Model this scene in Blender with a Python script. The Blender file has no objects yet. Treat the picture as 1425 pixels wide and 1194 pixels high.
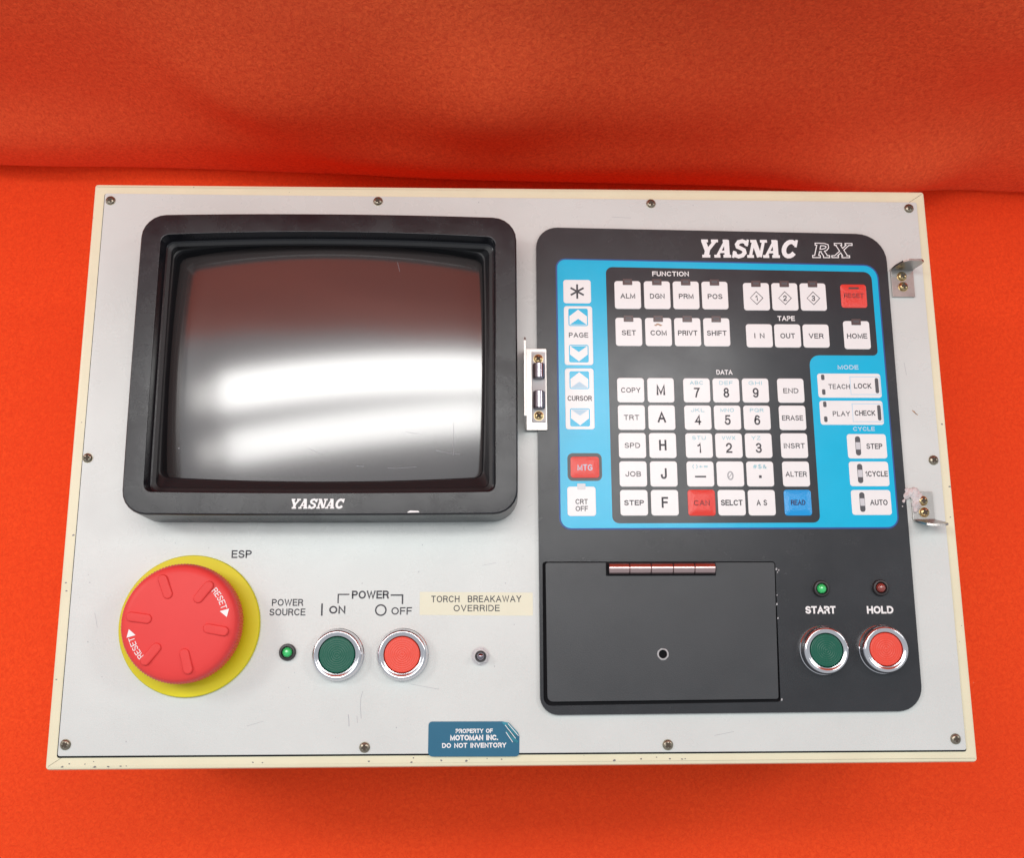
import bpy, bmesh, math, random
from mathutils import Vector, Matrix
random.seed(7)
S = 0.001                                   # everything below is written in millimetres
sc = bpy.context.scene
COL = sc.collection

# ------------------------------------------------------------------ camera
cd = bpy.data.cameras.new('camera'); cam = bpy.data.objects.new('camera', cd); COL.objects.link(cam)
cd.sensor_width = 36.0; cd.lens = 36.0*1400/1425; cd.clip_start = 0.01; cd.clip_end = 50
cam.location = (-0.0212072, -0.1027413, 0.5825830)
cam.rotation_euler = (0.20482765, -0.03104456, -0.0047642)
sc.camera = cam
# ------------------------------------------------------------------ room light: even grey surroundings and one ceiling fixture
w = bpy.data.worlds.new('World'); sc.world = w; w.use_nodes = True
w.node_tree.nodes['Background'].inputs[0].default_value = (0.90, 0.95, 1.0, 1)
w.node_tree.nodes['Background'].inputs[1].default_value = 0.47
def area(name, x, y, z, sx, sy, power, col, rz=0.0):
    l = bpy.data.lights.new(name, 'AREA'); l.shape = 'RECTANGLE'; l.size = sx; l.size_y = sy
    l.energy = power; l.color = col
    o = bpy.data.objects.new(name, l); COL.objects.link(o); o.location = (x, y, z); o.rotation_euler = (0, 0, rz)
    return o
area('ceiling_tube_light', -0.18, 0.385, 1.5, 1.45, 0.20, 6.2, (1.0, 0.985, 0.96), 0.08)
area('ceiling_tube_light', -0.17, 0.12, 1.5, 1.35, 0.16, 3.9, (1.0, 0.985, 0.96), 0.13)
# added side lights, kept out of the screen's reflection, left and right of the table
area('added_side_light', -1.65, 0.62, 1.5, 0.6, 0.6, 15.0, (1.0, 0.985, 0.96), 0.05)
area('added_side_light', 1.60, 0.60, 1.5, 0.6, 0.6, 11.5, (1.0, 0.985, 0.96), 0.05)
# dim added lights that soften the left ends of the tubes' reflection
area('added_band_end_light', -0.99, 0.318, 1.5, 0.16, 0.15, 0.20, (1.0, 0.97, 0.93), 0.08)
area('added_band_end_light', -0.93, 0.022, 1.5, 0.16, 0.11, 0.14, (1.0, 0.97, 0.93), 0.13)
sc.view_settings.view_transform = 'Standard'; sc.view_settings.look = 'None'
sc.view_settings.exposure = 0.22; sc.view_settings.gamma = 1.0

# ------------------------------------------------------------------ materials
def mat(name, col, rough=0.5, metal=0.0, ior=1.5, mottle=0.0, mscale=60, bump=0.0, bscale=900, spec=0.5,
        coat=0.0, speck=None, emis=0.0, sheen=0.0, rvar=0.0):
    m = bpy.data.materials.new(name); m.use_nodes = True
    nt = m.node_tree; N = nt.nodes; L = nt.links; b = N['Principled BSDF']
    b.inputs['Base Color'].default_value = (*col, 1); b.inputs['Roughness'].default_value = rough
    b.inputs['Metallic'].default_value = metal; b.inputs['IOR'].default_value = ior
    b.inputs['Specular IOR Level'].default_value = spec
    b.inputs['Coat Weight'].default_value = coat; b.inputs['Coat Roughness'].default_value = 0.08
    if sheen:
        b.inputs['Sheen Weight'].default_value = sheen; b.inputs['Sheen Roughness'].default_value = 0.5
        b.inputs['Sheen Tint'].default_value = (1.0, 0.35, 0.2, 1)
    tc = N.new('ShaderNodeTexCoord'); co = tc.outputs['Object']
    cur = None
    def noise(scale, detail=4, rough_=0.6, d=0.0):
        n = N.new('ShaderNodeTexNoise'); n.inputs['Scale'].default_value = scale
        n.inputs['Detail'].default_value = detail; n.inputs['Roughness'].default_value = rough_
        n.inputs['Distortion'].default_value = d
        L.new(co, n.inputs['Vector']); return n.outputs['Fac']
    def mixc(fac, a, bcol):
        x = N.new('ShaderNodeMix'); x.data_type = 'RGBA'
        L.new(fac, x.inputs[0])
        if isinstance(a, tuple): x.inputs[6].default_value = a
        else: L.new(a, x.inputs[6])
        x.inputs[7].default_value = bcol; return x.outputs[2]
    def ramp(v, lo, hi, a=0.0, c=1.0):
        r = N.new('ShaderNodeMapRange'); r.inputs[1].default_value = lo; r.inputs[2].default_value = hi
        r.inputs[3].default_value = a; r.inputs[4].default_value = c
        L.new(v, r.inputs[0]); return r.outputs[0]
    if mottle:
        dark = tuple(c*(1-mottle) for c in col)+(1,)
        cur = mixc(ramp(noise(mscale, 6), 0.35, 0.68), (*col, 1), dark)
    if speck:                                # worn chips / dirt: (colour, scale, threshold)
        for scol, sscale, th in speck:
            a = ramp(noise(sscale, 3, 0.55, 0.4), th, th+0.02)
            cur = mixc(a, cur if cur is not None else (*col, 1), (*scol, 1))
    if cur is not None: L.new(cur, b.inputs['Base Color'])
    if rvar: L.new(ramp(noise(35, 5, 0.65, 0.3), 0.3, 0.7, rough-rvar, rough+rvar), b.inputs['Roughness'])
    if bump:
        bp = N.new('ShaderNodeBump'); bp.inputs['Strength'].default_value = bump
        bp.inputs['Distance'].default_value = 0.0006
        L.new(noise(bscale, 3), bp.inputs['Height']); L.new(bp.outputs[0], b.inputs['Normal'])
    return m
def cloth_mat(name, col, amp):
    m = bpy.data.materials.new(name); m.use_nodes = True
    nt = m.node_tree; N = nt.nodes; L = nt.links; b = N['Principled BSDF']
    b.inputs['Roughness'].default_value = 0.95; b.inputs['Specular IOR Level'].default_value = 0.1
    b.inputs['Sheen Weight'].default_value = 0.06; b.inputs['Sheen Roughness'].default_value = 0.5
    b.inputs['Sheen Tint'].default_value = (1.0, 0.3, 0.12, 1)
    tc = N.new('ShaderNodeTexCoord')
    n1 = N.new('ShaderNodeTexNoise'); n1.inputs['Scale'].default_value = 400; n1.inputs['Detail'].default_value = 5
    n1.inputs['Roughness'].default_value = 0.65; n1.inputs['Distortion'].default_value = 0.8
    L.new(tc.outputs['Object'], n1.inputs['Vector'])
    n2 = N.new('ShaderNodeTexNoise'); n2.inputs['Scale'].default_value = 9; n2.inputs['Detail'].default_value = 4
    L.new(tc.outputs['Object'], n2.inputs['Vector'])
    mx = N.new('ShaderNodeMix'); mx.data_type = 'RGBA'; r = N.new('ShaderNodeMapRange')
    r.inputs[1].default_value = 0.33; r.inputs[2].default_value = 0.67; L.new(n1.outputs['Fac'], r.inputs[0]); L.new(r.outputs[0], mx.inputs[0])
    mx.inputs[6].default_value = (col[0]*(1-amp), col[1]*(1-amp*1.2), col[2]*(1-amp), 1)
    mx.inputs[7].default_value = (min(1, col[0]*(1+amp*0.5)), col[1]*(1+amp*1.4), col[2]*(1+amp), 1)
    m2 = N.new('ShaderNodeMix'); m2.data_type = 'RGBA'; r2 = N.new('ShaderNodeMapRange')
    r2.inputs[1].default_value = 0.35; r2.inputs[2].default_value = 0.7; r2.inputs[4].default_value = 0.35
    L.new(n2.outputs['Fac'], r2.inputs[0]); L.new(r2.outputs[0], m2.inputs[0])
    L.new(mx.outputs[2], m2.inputs[6]); m2.inputs[7].default_value = (col[0]*0.86, col[1]*0.75, col[2]*0.9, 1)
    # tiny pale lint caught in the pile
    v = N.new('ShaderNodeTexVoronoi'); v.inputs['Scale'].default_value = 16; L.new(tc.outputs['Object'], v.inputs['Vector'])
    r3 = N.new('ShaderNodeMapRange'); r3.inputs[1].default_value = 0.012; r3.inputs[2].default_value = 0.018
    r3.inputs[3].default_value = 0.6; r3.inputs[4].default_value = 0.0; L.new(v.outputs['Distance'], r3.inputs[0])
    m3 = N.new('ShaderNodeMix'); m3.data_type = 'RGBA'; L.new(r3.outputs[0], m3.inputs[0]); L.new(m2.outputs[2], m3.inputs[6])
    m3.inputs[7].default_value = (0.8, 0.5, 0.35, 1); L.new(m3.outputs[2], b.inputs['Base Color'])
    bp = N.new('ShaderNodeBump'); bp.inputs['Strength'].default_value = 0.7; bp.inputs['Distance'].default_value = 0.0011
    L.new(n1.outputs['Fac'], bp.inputs['Height']); L.new(bp.outputs[0], b.inputs['Normal'])
    return m
M = {}
M['cloth_table'] = cloth_mat('orange_fleece', (0.97, 0.076, 0.018), 0.16)
M['cloth_wall'] = cloth_mat('orange_fleece_backdrop', (0.98, 0.118, 0.040), 0.27)
M['cream'] = mat('cream_enamel', (0.80, 0.755, 0.545), 0.35, mottle=0.06, mscale=30, bump=0.12, bscale=500,
                 speck=[((0.20, 0.22, 0.20), 230, 0.745), ((0.42, 0.36, 0.26), 90, 0.76)])
M['plate'] = mat('light_grey_paint', (0.665, 0.695, 0.675), 0.28, spec=0.7, mottle=0.07, mscale=14, bump=0.10, bscale=1400, rvar=0.04,
                 speck=[((0.34, 0.32, 0.30), 300, 0.80)])
M['bezel'] = mat('dark_grey_plastic', (0.012, 0.012, 0.016), 0.24, spec=0.42, mottle=0.25, mscale=22, bump=0.10, bscale=1600, rvar=0.10)
M['bezel_in'] = mat('black_plastic', (0.014, 0.014, 0.016), 0.42, spec=0.35, bump=0.1)
M['glass'] = mat('grey_tube_glass', (0.048, 0.040, 0.040), 0.15, ior=2.45, mottle=0.06, mscale=12, rvar=0.0)
M['black'] = mat('charcoal_paint', (0.033, 0.036, 0.041), 0.25, spec=0.42, mottle=0.25, mscale=16, bump=0.10, bscale=1500, rvar=0.05)
M['door'] = mat('charcoal_door_paint', (0.046, 0.050, 0.055), 0.36, mottle=0.15, mscale=20, bump=0.12, bscale=1500, rvar=0.05)
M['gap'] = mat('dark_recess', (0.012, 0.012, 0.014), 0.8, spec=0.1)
M['blue'] = mat('blue_film', (0.0, 0.49, 0.78), 0.21, mottle=0.04, rvar=0.03)
M['blue_edge_shade'] = mat('dark_blue_edge_shade', (0.012, 0.07, 0.30), 0.4)
M['film'] = mat('charcoal_film', (0.036, 0.040, 0.046), 0.20, spec=0.42, mottle=0.12, rvar=0.04)
M['key'] = mat('white_key_film', (0.87, 0.87, 0.87), 0.24, mottle=0.03)
M['key_frame'] = mat('pale_blue_print', (0.50, 0.70, 0.84), 0.4)
M['red_key'] = mat('red_key_film', (0.76, 0.05, 0.035), 0.20, bump=0.3, bscale=1200)
M['blue_key'] = mat('blue_key_film', (0.01, 0.33, 0.76), 0.20, bump=0.3, bscale=1200)
M['ink'] = mat('grey_black_ink', (0.045, 0.045, 0.055), 0.5)
M['ink_pale'] = mat('pale_blue_ink', (0.28, 0.58, 0.66), 0.5)
M['ink_red'] = mat('dark_red_ink', (0.22, 0.02, 0.02), 0.5)
M['ink_blue'] = mat('navy_ink', (0.01, 0.03, 0.12), 0.5)
M['white'] = mat('white_ink', (0.86, 0.86, 0.86), 0.45)
M['white_soft'] = mat('pale_grey_ink', (0.40, 0.41, 0.43), 0.45)
M['window'] = mat('smoked_window', (0.11, 0.075, 0.075), 0.2)
M['slot'] = mat('dark_grey_slot', (0.085, 0.085, 0.095), 0.3)
M['lens_w'] = mat('pale_lens', (0.62, 0.63, 0.66), 0.2)
M['chrome'] = mat('chrome', (0.76, 0.75, 0.78), 0.12, 1.0)
M['steel'] = mat('plated_steel', (0.47, 0.45, 0.43), 0.32, 1.0, mottle=0.2, mscale=80, bump=0.1)
M['dull'] = mat('dull_steel', (0.40, 0.37, 0.35), 0.38, 1.0, mottle=0.3, mscale=120)
M['hinge'] = mat('polished_hinge_steel', (0.60, 0.43, 0.42), 0.22, 1.0)
M['roller'] = mat('dark_polished_steel', (0.30, 0.27, 0.31), 0.14, 1.0)
M['screw'] = mat('tarnished_screw', (0.42, 0.37, 0.29), 0.34, 1.0, mottle=0.5, mscale=500)
M['brass'] = mat('brass_screw', (0.66, 0.50, 0.26), 0.28, 1.0, mottle=0.4, mscale=500)
M['slot_shade'] = mat('dark_slot_shade', (0.07, 0.055, 0.04), 0.8)  # for the screws' raised crosses, painting the shade of a recess
M['yellow'] = mat('yellow_plastic', (0.74, 0.66, 0.010), 0.38, mottle=0.04, spec=0.3)
M['red_head'] = mat('red_button_plastic', (0.76, 0.058, 0.054), 0.40, spec=0.25, mottle=0.03, bump=0.05)
M['red_cap'] = mat('orange_red_cap', (0.78, 0.065, 0.035), 0.35)
M['green_cap'] = mat('dark_green_cap', (0.006, 0.105, 0.066), 0.32, spec=0.35)
M['led_g'] = mat('green_lens', (0.04, 0.60, 0.16), 0.10, ior=1.6, coat=0.7)
M['led_r'] = mat('dull_red_lens', (0.26, 0.045, 0.035), 0.12, ior=1.6, coat=0.5)
M['rubber'] = mat('black_collar', (0.03, 0.026, 0.028), 0.35)
M['sticker'] = mat('cream_paper_label', (0.80, 0.78, 0.61), 0.5, mottle=0.04)
M['sticker_b'] = mat('blue_foil_label', (0.016, 0.135, 0.235), 0.32, mottle=0.06)
M['foil'] = mat('torn_blue_foil', (0.10, 0.46, 0.60), 0.16, 0.6, mottle=0.5, mscale=160)
M['navy'] = mat('navy_badge', (0.03, 0.05, 0.22), 0.35)
M['residue'] = mat('dried_adhesive', (0.72, 0.66, 0.66), 0.55, mottle=0.25, mscale=260, bump=0.4, bscale=700)
M['bare'] = mat('bare_metal_scratch', (0.42, 0.42, 0.43), 0.4)
M['pencil'] = mat('pencil_line', (0.36, 0.37, 0.40), 0.6)
M['rust'] = mat('rusty_nick', (0.42, 0.24, 0.13), 0.7)
M['bracket'] = mat('grey_painted_bracket', (0.60, 0.59, 0.60), 0.38, mottle=0.12, mscale=50, bump=0.15)
M['bracket_dk'] = mat('worn_grey_steel', (0.24, 0.22, 0.22), 0.4, 0.6, mottle=0.25, mscale=90)

# ------------------------------------------------------------------ mesh helpers
def link(name, bm, m, parent=None, label=None, kind=None, smooth=None, loc=None):
    me = bpy.data.meshes.new(name)
    bmesh.ops.recalc_face_normals(bm, faces=bm.faces)
    for v in bm.verts: v.co *= S
    bm.to_mesh(me); bm.free()
    for x in (m if isinstance(m, (list, tuple)) else [m]): me.materials.append(M[x])
    if smooth is not None:
        me.shade_smooth(); me.set_sharp_from_angle(angle=math.radians(smooth))
    o = bpy.data.objects.new(name, me); COL.objects.link(o)
    if smooth is not None:
        wn = o.modifiers.new('weighted_normals', 'WEIGHTED_NORMAL'); wn.keep_sharp = True; wn.weight = 80
    if loc: o.location = Vector(loc)*S
    if parent: o.parent = parent
    if label: o['label'] = label
    if kind: o['kind'] = kind
    return o
def copy_of(src, loc, parent, label=None, rz=None):
    c = src.copy(); COL.objects.link(c); c.location = Vector(loc)*S; c.parent = parent
    if rz is not None: c.rotation_euler = (0, 0, rz)
    if label: c['label'] = label
    for ch in src.children:
        d = ch.copy(); COL.objects.link(d); d.parent = c
    return c
def rpoly(pts, r, n=6):
    """closed outline through pts (counter-clockwise) with corner radii r"""
    k = len(pts); r = r if isinstance(r, (list, tuple)) else [r]*k; out = []
    for i in range(k):
        a, p, b = Vector(pts[i-1]), Vector(pts[i]), Vector(pts[(i+1) % k])
        u, v = (a-p).normalized(), (b-p).normalized()
        ang = math.acos(max(-1, min(1, u.dot(v)))); rr = r[i]
        if rr <= 0 or abs(ang-math.pi) < 1e-3: out.append(p.copy()); continue
        t = rr/math.tan(ang/2); c = p+(u+v).normalized()*(rr/math.sin(ang/2))
        s, e = p+u*t-c, p+v*t-c
        a0 = math.atan2(s.y, s.x); d = (math.atan2(e.y, e.x)-a0+math.pi) % (2*math.pi)-math.pi
        for j in range(n+1): q = a0+d*j/n; out.append(c+Vector((math.cos(q), math.sin(q)))*rr)
    return out
def rect(x0, y0, x1, y1, r=0.0, n=6): return rpoly([(x0, y0), (x1, y0), (x1, y1), (x0, y1)], r, n)
def inset(P, d):
    k = len(P); out = []
    for i in range(k):
        a, p, b = P[i-1], P[i], P[(i+1) % k]
        j = i-1
        while (a-p).length < 1e-6: j -= 1; a = P[j]
        j = i+1
        while (b-p).length < 1e-6: j += 1; b = P[j % k]
        e1, e2 = (p-a).normalized(), (b-p).normalized()
        n1, n2 = Vector((-e1.y, e1.x)), Vector((-e2.y, e2.x))
        m = (n1+n2); m = m.normalized() if m.length > 1e-6 else n1
        out.append(p+m*(d/max(0.35, m.dot(n1))))
    return out
def loft(bm, loops, cap_top=True, cap_bot=False, mi=0):
    """loops: list of (outline, z); all outlines have the same count"""
    R = []
    for P, z in loops:
        R.append([bm.verts.new((p[0], p[1], z if not callable(z) else z(p))) for p in P])
    for A, B in zip(R, R[1:]):
        k = len(A)
        for i in range(k):
            f = bm.faces.new((A[i], A[(i+1) % k], B[(i+1) % k], B[i])); f.material_index = mi
    if cap_top: f = bm.faces.new(R[-1]); f.material_index = mi
    if cap_bot: f = bm.faces.new(R[0][::-1]); f.material_index = mi
    return R
def slab(bm, P, z0, z1, bev=0.0, mi=0, bot=False):
    L = [(P, z0), (P, z1)] if bev <= 0 else [(P, z0), (P, z1-bev), (inset(P, bev*0.3), z1-bev*0.3), (inset(P, bev), z1)]
    loft(bm, L, True, bot, mi)
def holed(bm, P, holes, z0, z1, mi=0):
    """slab with through holes"""
    edges = []
    for k, Q in enumerate([P]+holes):
        top = [bm.verts.new((p[0], p[1], z1)) for p in Q]; bot = [bm.verts.new((p[0], p[1], z0)) for p in Q]; n = len(Q)
        for i in range(n):
            e = bm.edges.new((top[i], top[(i+1) % n])); edges.append(e)
            bm.faces.new((bot[i], bot[(i+1) % n], top[(i+1) % n], top[i])).material_index = mi
    bmesh.ops.triangle_fill(bm, use_beauty=True, use_dissolve=False, edges=edges)
def box(bm, x0, y0, z0, x1, y1, z1, mi=0):
    loft(bm, [(rect(x0, y0, x1, y1), z0), (rect(x0, y0, x1, y1), z1)], True, True, mi)
def lathe(bm, prof, cx=0, cy=0, n=48, mi=0, rad=None, closed_top=True):
    R = []
    for r, z in prof:
        if r < 1e-4: R.append([bm.verts.new((cx, cy, z))]); continue
        R.append([bm.verts.new((cx+(rad(r, z, i) if rad else r)*math.cos(2*math.pi*i/n), cy+(rad(r, z, i) if rad else r)*math.sin(2*math.pi*i/n), z)) for i in range(n)])
    for A, B in zip(R, R[1:]):
        for i in range(n):
            if len(B) == 1: f = bm.faces.new((A[i], A[(i+1) % n], B[0]))
            elif len(A) == 1: f = bm.faces.new((A[0], B[(i+1) % n], B[i]))
            else: f = bm.faces.new((A[i], A[(i+1) % n], B[(i+1) % n], B[i]))
            f.material_index = mi
def circ(cx, cy, r, n=32): return [Vector((cx+r*math.cos(2*math.pi*i/n), cy+r*math.sin(2*math.pi*i/n))) for i in range(n)]
def stroke(bm, pts, wd, z, mi=0, closed=False, cap=0.0):
    """flat line of width wd through pts"""
    P = [Vector(p) for p in pts]
    if closed: P = P+[P[0]]
    k = len(P); L = []; Rr = []
    for i in range(k):
        if closed and i in (0, k-1): d = (P[1]-P[0]).normalized()+(P[-1]-P[-2]).normalized()
        else: d = (P[min(i+1, k-1)]-P[i]).normalized()*(i < k-1)+(P[i]-P[max(i-1, 0)]).normalized()*(i > 0)
        d.normalize(); nrm = Vector((-d.y, d.x))
        e = (P[min(i+1, k-1)]-P[max(i-1, 0)]).normalized() if not closed else d
        f = 1.0
        if 0 < i < k-1: f = 1/max(0.5, abs(nrm.dot(Vector((-(P[i]-P[i-1]).normalized().y, (P[i]-P[i-1]).normalized().x)))))
        q = P[i]-(d*cap if i == 0 and not closed else Vector((0, 0)))+(d*cap if i == k-1 and not closed else Vector((0, 0)))
        L.append(bm.verts.new((*(q+nrm*wd/2*f), z))); Rr.append(bm.verts.new((*(q-nrm*wd/2*f), z)))
    for i in range(k-1):
        bm.faces.new((Rr[i], Rr[i+1], L[i+1], L[i])).material_index = mi
def arc(cx, cy, rx, ry, a0, a1, n=10):
    return [(cx+rx*math.cos(math.radians(a0+(a1-a0)*i/n)), cy+ry*math.sin(math.radians(a0+(a1-a0)*i/n))) for i in range(n+1)]

# grotesque capitals drawn as centre lines on a cap height of 1: (width, list of polylines)
def _el(w, a0, a1, n=14, cy=.5, ry=.5, cx=None, rx=None): return arc(w/2 if cx is None else cx, cy, w/2 if rx is None else rx, ry, a0, a1, n)
FONT = {
 'A': (.74, [[(0, 0), (.37, 1), (.74, 0)], [(.13, .34), (.61, .34)]]),
 'B': (.60, [[(0, 0), (0, 1), (.34, 1)]+arc(.34, .76, .22, .24, 80, -80, 8)+[(0, .52)], [(.34, .52)]+arc(.36, .26, .24, .26, 80, -80, 8)+[(.34, 0), (0, 0)]]),
 'C': (.70, [_el(.74, 42, 318, 16)]),
 'D': (.66, [[(0, 0), (0, 1), (.26, 1)]+arc(.26, .5, .40, .5, 80, -80, 12)+[(.26, 0), (0, 0)]]),
 'E': (.54, [[(.54, 1), (0, 1), (0, 0), (.56, 0)], [(0, .52), (.50, .52)]]),
 'F': (.50, [[(.52, 1), (0, 1), (0, 0)], [(0, .50), (.46, .50)]]),
 'G': (.72, [_el(.74, 44, 300, 15)+[(.70, .14), (.70, .46), (.42, .46)]]),
 'H': (.62, [[(0, 0), (0, 1)], [(.62, 0), (.62, 1)], [(0, .52), (.62, .52)]]),
 'I': (.02, [[(.01, 0), (.01, 1)]]),
 'J': (.46, [[(.46, 1), (.46, .24)]+arc(.23, .24, .23, .24, -10, -170, 8)+[(0, .32)]]),
 'K': (.62, [[(0, 0), (0, 1)], [(.58, 1), (0, .36)], [(.20, .56), (.62, 0)]]),
 'L': (.50, [[(0, 1), (0, 0), (.50, 0)]]),
 'M': (.76, [[(0, 0), (0, 1), (.38, .08), (.76, 1), (.76, 0)]]),
 'N': (.62, [[(0, 0), (0, 1), (.62, 0), (.62, 1)]]),
 'O': (.76, [_el(.76, 0, 360, 24)]),
 'P': (.58, [[(0, 0), (0, 1), (.32, 1)]+arc(.32, .74, .26, .26, 80, -80, 8)+[(.32, .48), (0, .48)]]),
 'Q': (.76, [_el(.76, 0, 360, 24), [(.46, .24), (.74, -.04)]]),
 'R': (.60, [[(0, 0), (0, 1), (.34, 1)]+arc(.34, .75, .25, .25, 80, -80, 8)+[(.34, .50), (0, .50)], [(.36, .48), (.52, .36), (.55, .12), (.60, 0)]]),
 'S': (.60, [arc(.30, .74, .27, .26, 28, 200, 9)+[(.12, .58), (.44, .46)]+arc(.30, .27, .30, .27, 28, -160, 11)]),
 'T': (.60, [[(0, 1), (.60, 1)], [(.30, 1), (.30, 0)]]),
 'U': (.62, [[(0, 1), (0, .30)]+arc(.31, .31, .31, .31, 190, 350, 10)+[(.62, .30), (.62, 1)]]),
 'V': (.66, [[(0, 1), (.33, 0), (.66, 1)]]),
 'W': (.98, [[(0, 1), (.25, 0), (.49, .96), (.73, 0), (.98, 1)]]),
 'X': (.64, [[(0, 1), (.64, 0)], [(.62, 1), (.02, 0)]]),
 'Y': (.66, [[(0, 1), (.33, .45), (.66, 1)], [(.33, .46), (.33, 0)]]),
 'Z': (.58, [[(.02, 1), (.56, 1), (0, 0), (.58, 0)]]),
 '0': (.52, [_el(.52, 0, 360, 20)]),
 '1': (.24, [[(0, .76), (.20, .86), (.24, 1), (.24, 0)]]),
 '2': (.52, [arc(.26, .72, .26, .28, 170, -20, 10)+[(.40, .42), (.06, .16), (0, 0), (.54, 0)]]),
 '3': (.52, [arc(.26, .755, .23, .245, 160, -80, 10)+[(.20, .51)], [(.28, .51)]+arc(.25, .26, .27, .26, 75, -165, 11)]),
 '4': (.56, [[(.42, 0), (.42, 1), (0, .28), (.56, .28)]]),
 '5': (.52, [[(.48, 1), (.09, 1), (.04, .50)]+arc(.25, .32, .27, .32, 125, -160, 13)]),
 '6': (.52, [arc(.27, .72, .24, .28, 30, 120, 5)+[(.03, .62), (0, .40)]+arc(.26, .31, .26, .31, 180, 520, 16)]),
 '7': (.50, [[(0, 1), (.50, 1), (.26, .50), (.14, 0)]]),
 '8': (.50, [arc(.25, .76, .21, .24, 270, 630, 16), arc(.25, .26, .25, .26, 90, 450, 16)]),
 '9': (.52, [arc(.26, .69, .26, .31, 0, 360, 16), [(.52, .66), (.50, .40)]+arc(.25, .28, .24, .28, -10, -150, 7)]),
 '.': (.04, [[(0, .0), (.04, .0)]]), '-': (.4, [[(0, .5), (.4, .5)]]), '_': (.5, []), ' ': (.30, []),
 '(': (.2, [arc(.3, .5, .3, .6, 125, 235, 6)]), ')': (.2, [arc(-.1, .5, .3, .6, 55, -55, 6)]),
 '+': (.5, [[(0, .5), (.5, .5)], [(.25, .25), (.25, .75)]]), '=': (.5, [[(0, .35), (.5, .35)], [(0, .65), (.5, .65)]]),
 '#': (.6, [[(.1, 0), (.25, 1)], [(.35, 0), (.5, 1)], [(0, .35), (.55, .35)], [(.05, .68), (.6, .68)]]),
 '$': (.60, [arc(.30, .74, .27, .26, 28, 200, 9)+[(.12, .58), (.44, .46)]+arc(.30, .27, .30, .27, 28, -160, 11), [(.3, -.1), (.3, 1.1)]]),
 '&': (.62, [[(.62, 0), (.12, .72), (.2, .98), (.38, .9), (.36, .66), (.04, .36), (.1, .04), (.34, 0), (.6, .4)]]),
}
def text(bm, s, cx, cy, wd, h, z, mi=0, bold=0.0, sp=1.0, fn=None, rot=0.0):
    """capitals of height h (outer edge), fitted to width wd (None: keep shape), centred on cx, cy; bold: stroke width share"""
    t = (0.150+bold*2.2)*h; gap = 0.30*sp; x = 0.0; parts = []
    for ch in s:
        wch, pls = FONT[ch]
        for pl in pls: parts.append([(x+p[0], p[1]) for p in pl])
        x += wch+gap
    tot = x-gap; hh = h-t
    sx = (wd-t)/tot if wd else hh
    ca, sa = math.cos(rot), math.sin(rot)
    for k, pl in enumerate(parts):
        P = [((p[0]-tot/2)*sx, (p[1]-.5)*hh) for p in pl]
        closed = len(P) > 8 and (Vector(P[0])-Vector(P[-1])).length < 1e-4
        if closed: P = P[:-1]
        n0 = len(bm.verts)
        stroke(bm, P, t, z+.0035*(k % 7), mi, closed=closed, cap=0 if closed else t/2)
        bm.verts.ensure_lookup_table()
        for v in bm.verts[n0:]:
            u, q = v.co.x, v.co.y
            if fn: v.co = fn(u, q)
            else: v.co.x, v.co.y = cx+u*ca-q*sa, cy+u*sa+q*ca
SLAB = {   # slab-serif capitals on a unit square: list of (polyline, width)
 'Y': [([(0.12, .90), (0.42, .42)], .24), ([(0.80, .90), (0.50, .42)], .16), ([(0.47, .48), (0.47, .05)], .25), ([(-.02, .93), (.36, .93)], .14), ([(.58, .93), (.98, .93)], .14), ([(.24, .07), (.70, .07)], .14)],
 'A': [([(.14, .06), (.46, .97)], .12), ([(.50, .97), (.76, .06)], .27), ([(.24, .32), (.70, .32)], .12), ([(.30, .94), (.58, .94)], .12), ([(-.02, .07), (.32, .07)], .14), ([(.54, .07), (.98, .07)], .14)],
 'S': [([(.80, .72), (.72, .86), (.50, .93), (.28, .88), (.20, .74), (.28, .60), (.50, .52), (.70, .43), (.78, .27), (.68, .12), (.46, .06), (.24, .12), (.15, .30)], .20), ([(.82, .66), (.82, 1.0)], .10), ([(.13, .0), (.13, .36)], .10)],
 'N': [([(.18, .95), (.18, .05)], .14), ([(.20, .95), (.74, .05)], .26), ([(.80, .95), (.80, .05)], .14), ([(.0, .93), (.34, .93)], .14), ([(.60, .93), (1.0, .93)], .14), ([(.0, .07), (.38, .07)], .14)],
 'C': [(arc(.52, .5, .36, .41, 40, 325, 14), .23), ([(.84, .62), (.84, 1.0)], .11)],
 'R': [([(.24, .95), (.24, .05)], .24), ([(.2, .91), (.52, .91), (.70, .84), (.74, .70), (.68, .57), (.50, .50), (.24, .50)], .16), ([(.48, .48), (.78, .06)], .22), ([(.02, .93), (.3, .93)], .14), ([(.02, .07), (.46, .07)], .14), ([(.62, .07), (.98, .07)], .14)],
 'X': [([(.18, .94), (.78, .06)], .26), ([(.80, .94), (.18, .06)], .13), ([(.0, .93), (.42, .93)], .13), ([(.60, .93), (1., .93)], .13), ([(.0, .07), (.38, .07)], .13), ([(.56, .07), (1., .07)], .13)],
}
def logo(bm, word, x0, x1, y0, h, z, mi=0, grow=0.0, slant=0.22, gap=0.03, k0=0):
    n = len(word); adv = (x1-x0-slant*h*0.8)/n; k = k0
    for i, ch in enumerate(word):
        for pl, wd in SLAB[ch]:
            k += 1
            px = [(x0+adv*(i+gap)+p[0]*adv*(1-gap)+slant*h*(p[1]), y0+p[1]*h) for p in pl]
            wid = wd*(adv*0.55+h*0.45)
            stroke(bm, px, max(0.05, wid+grow), z+0.004*k, mi, cap=grow/2)
    return k

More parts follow.
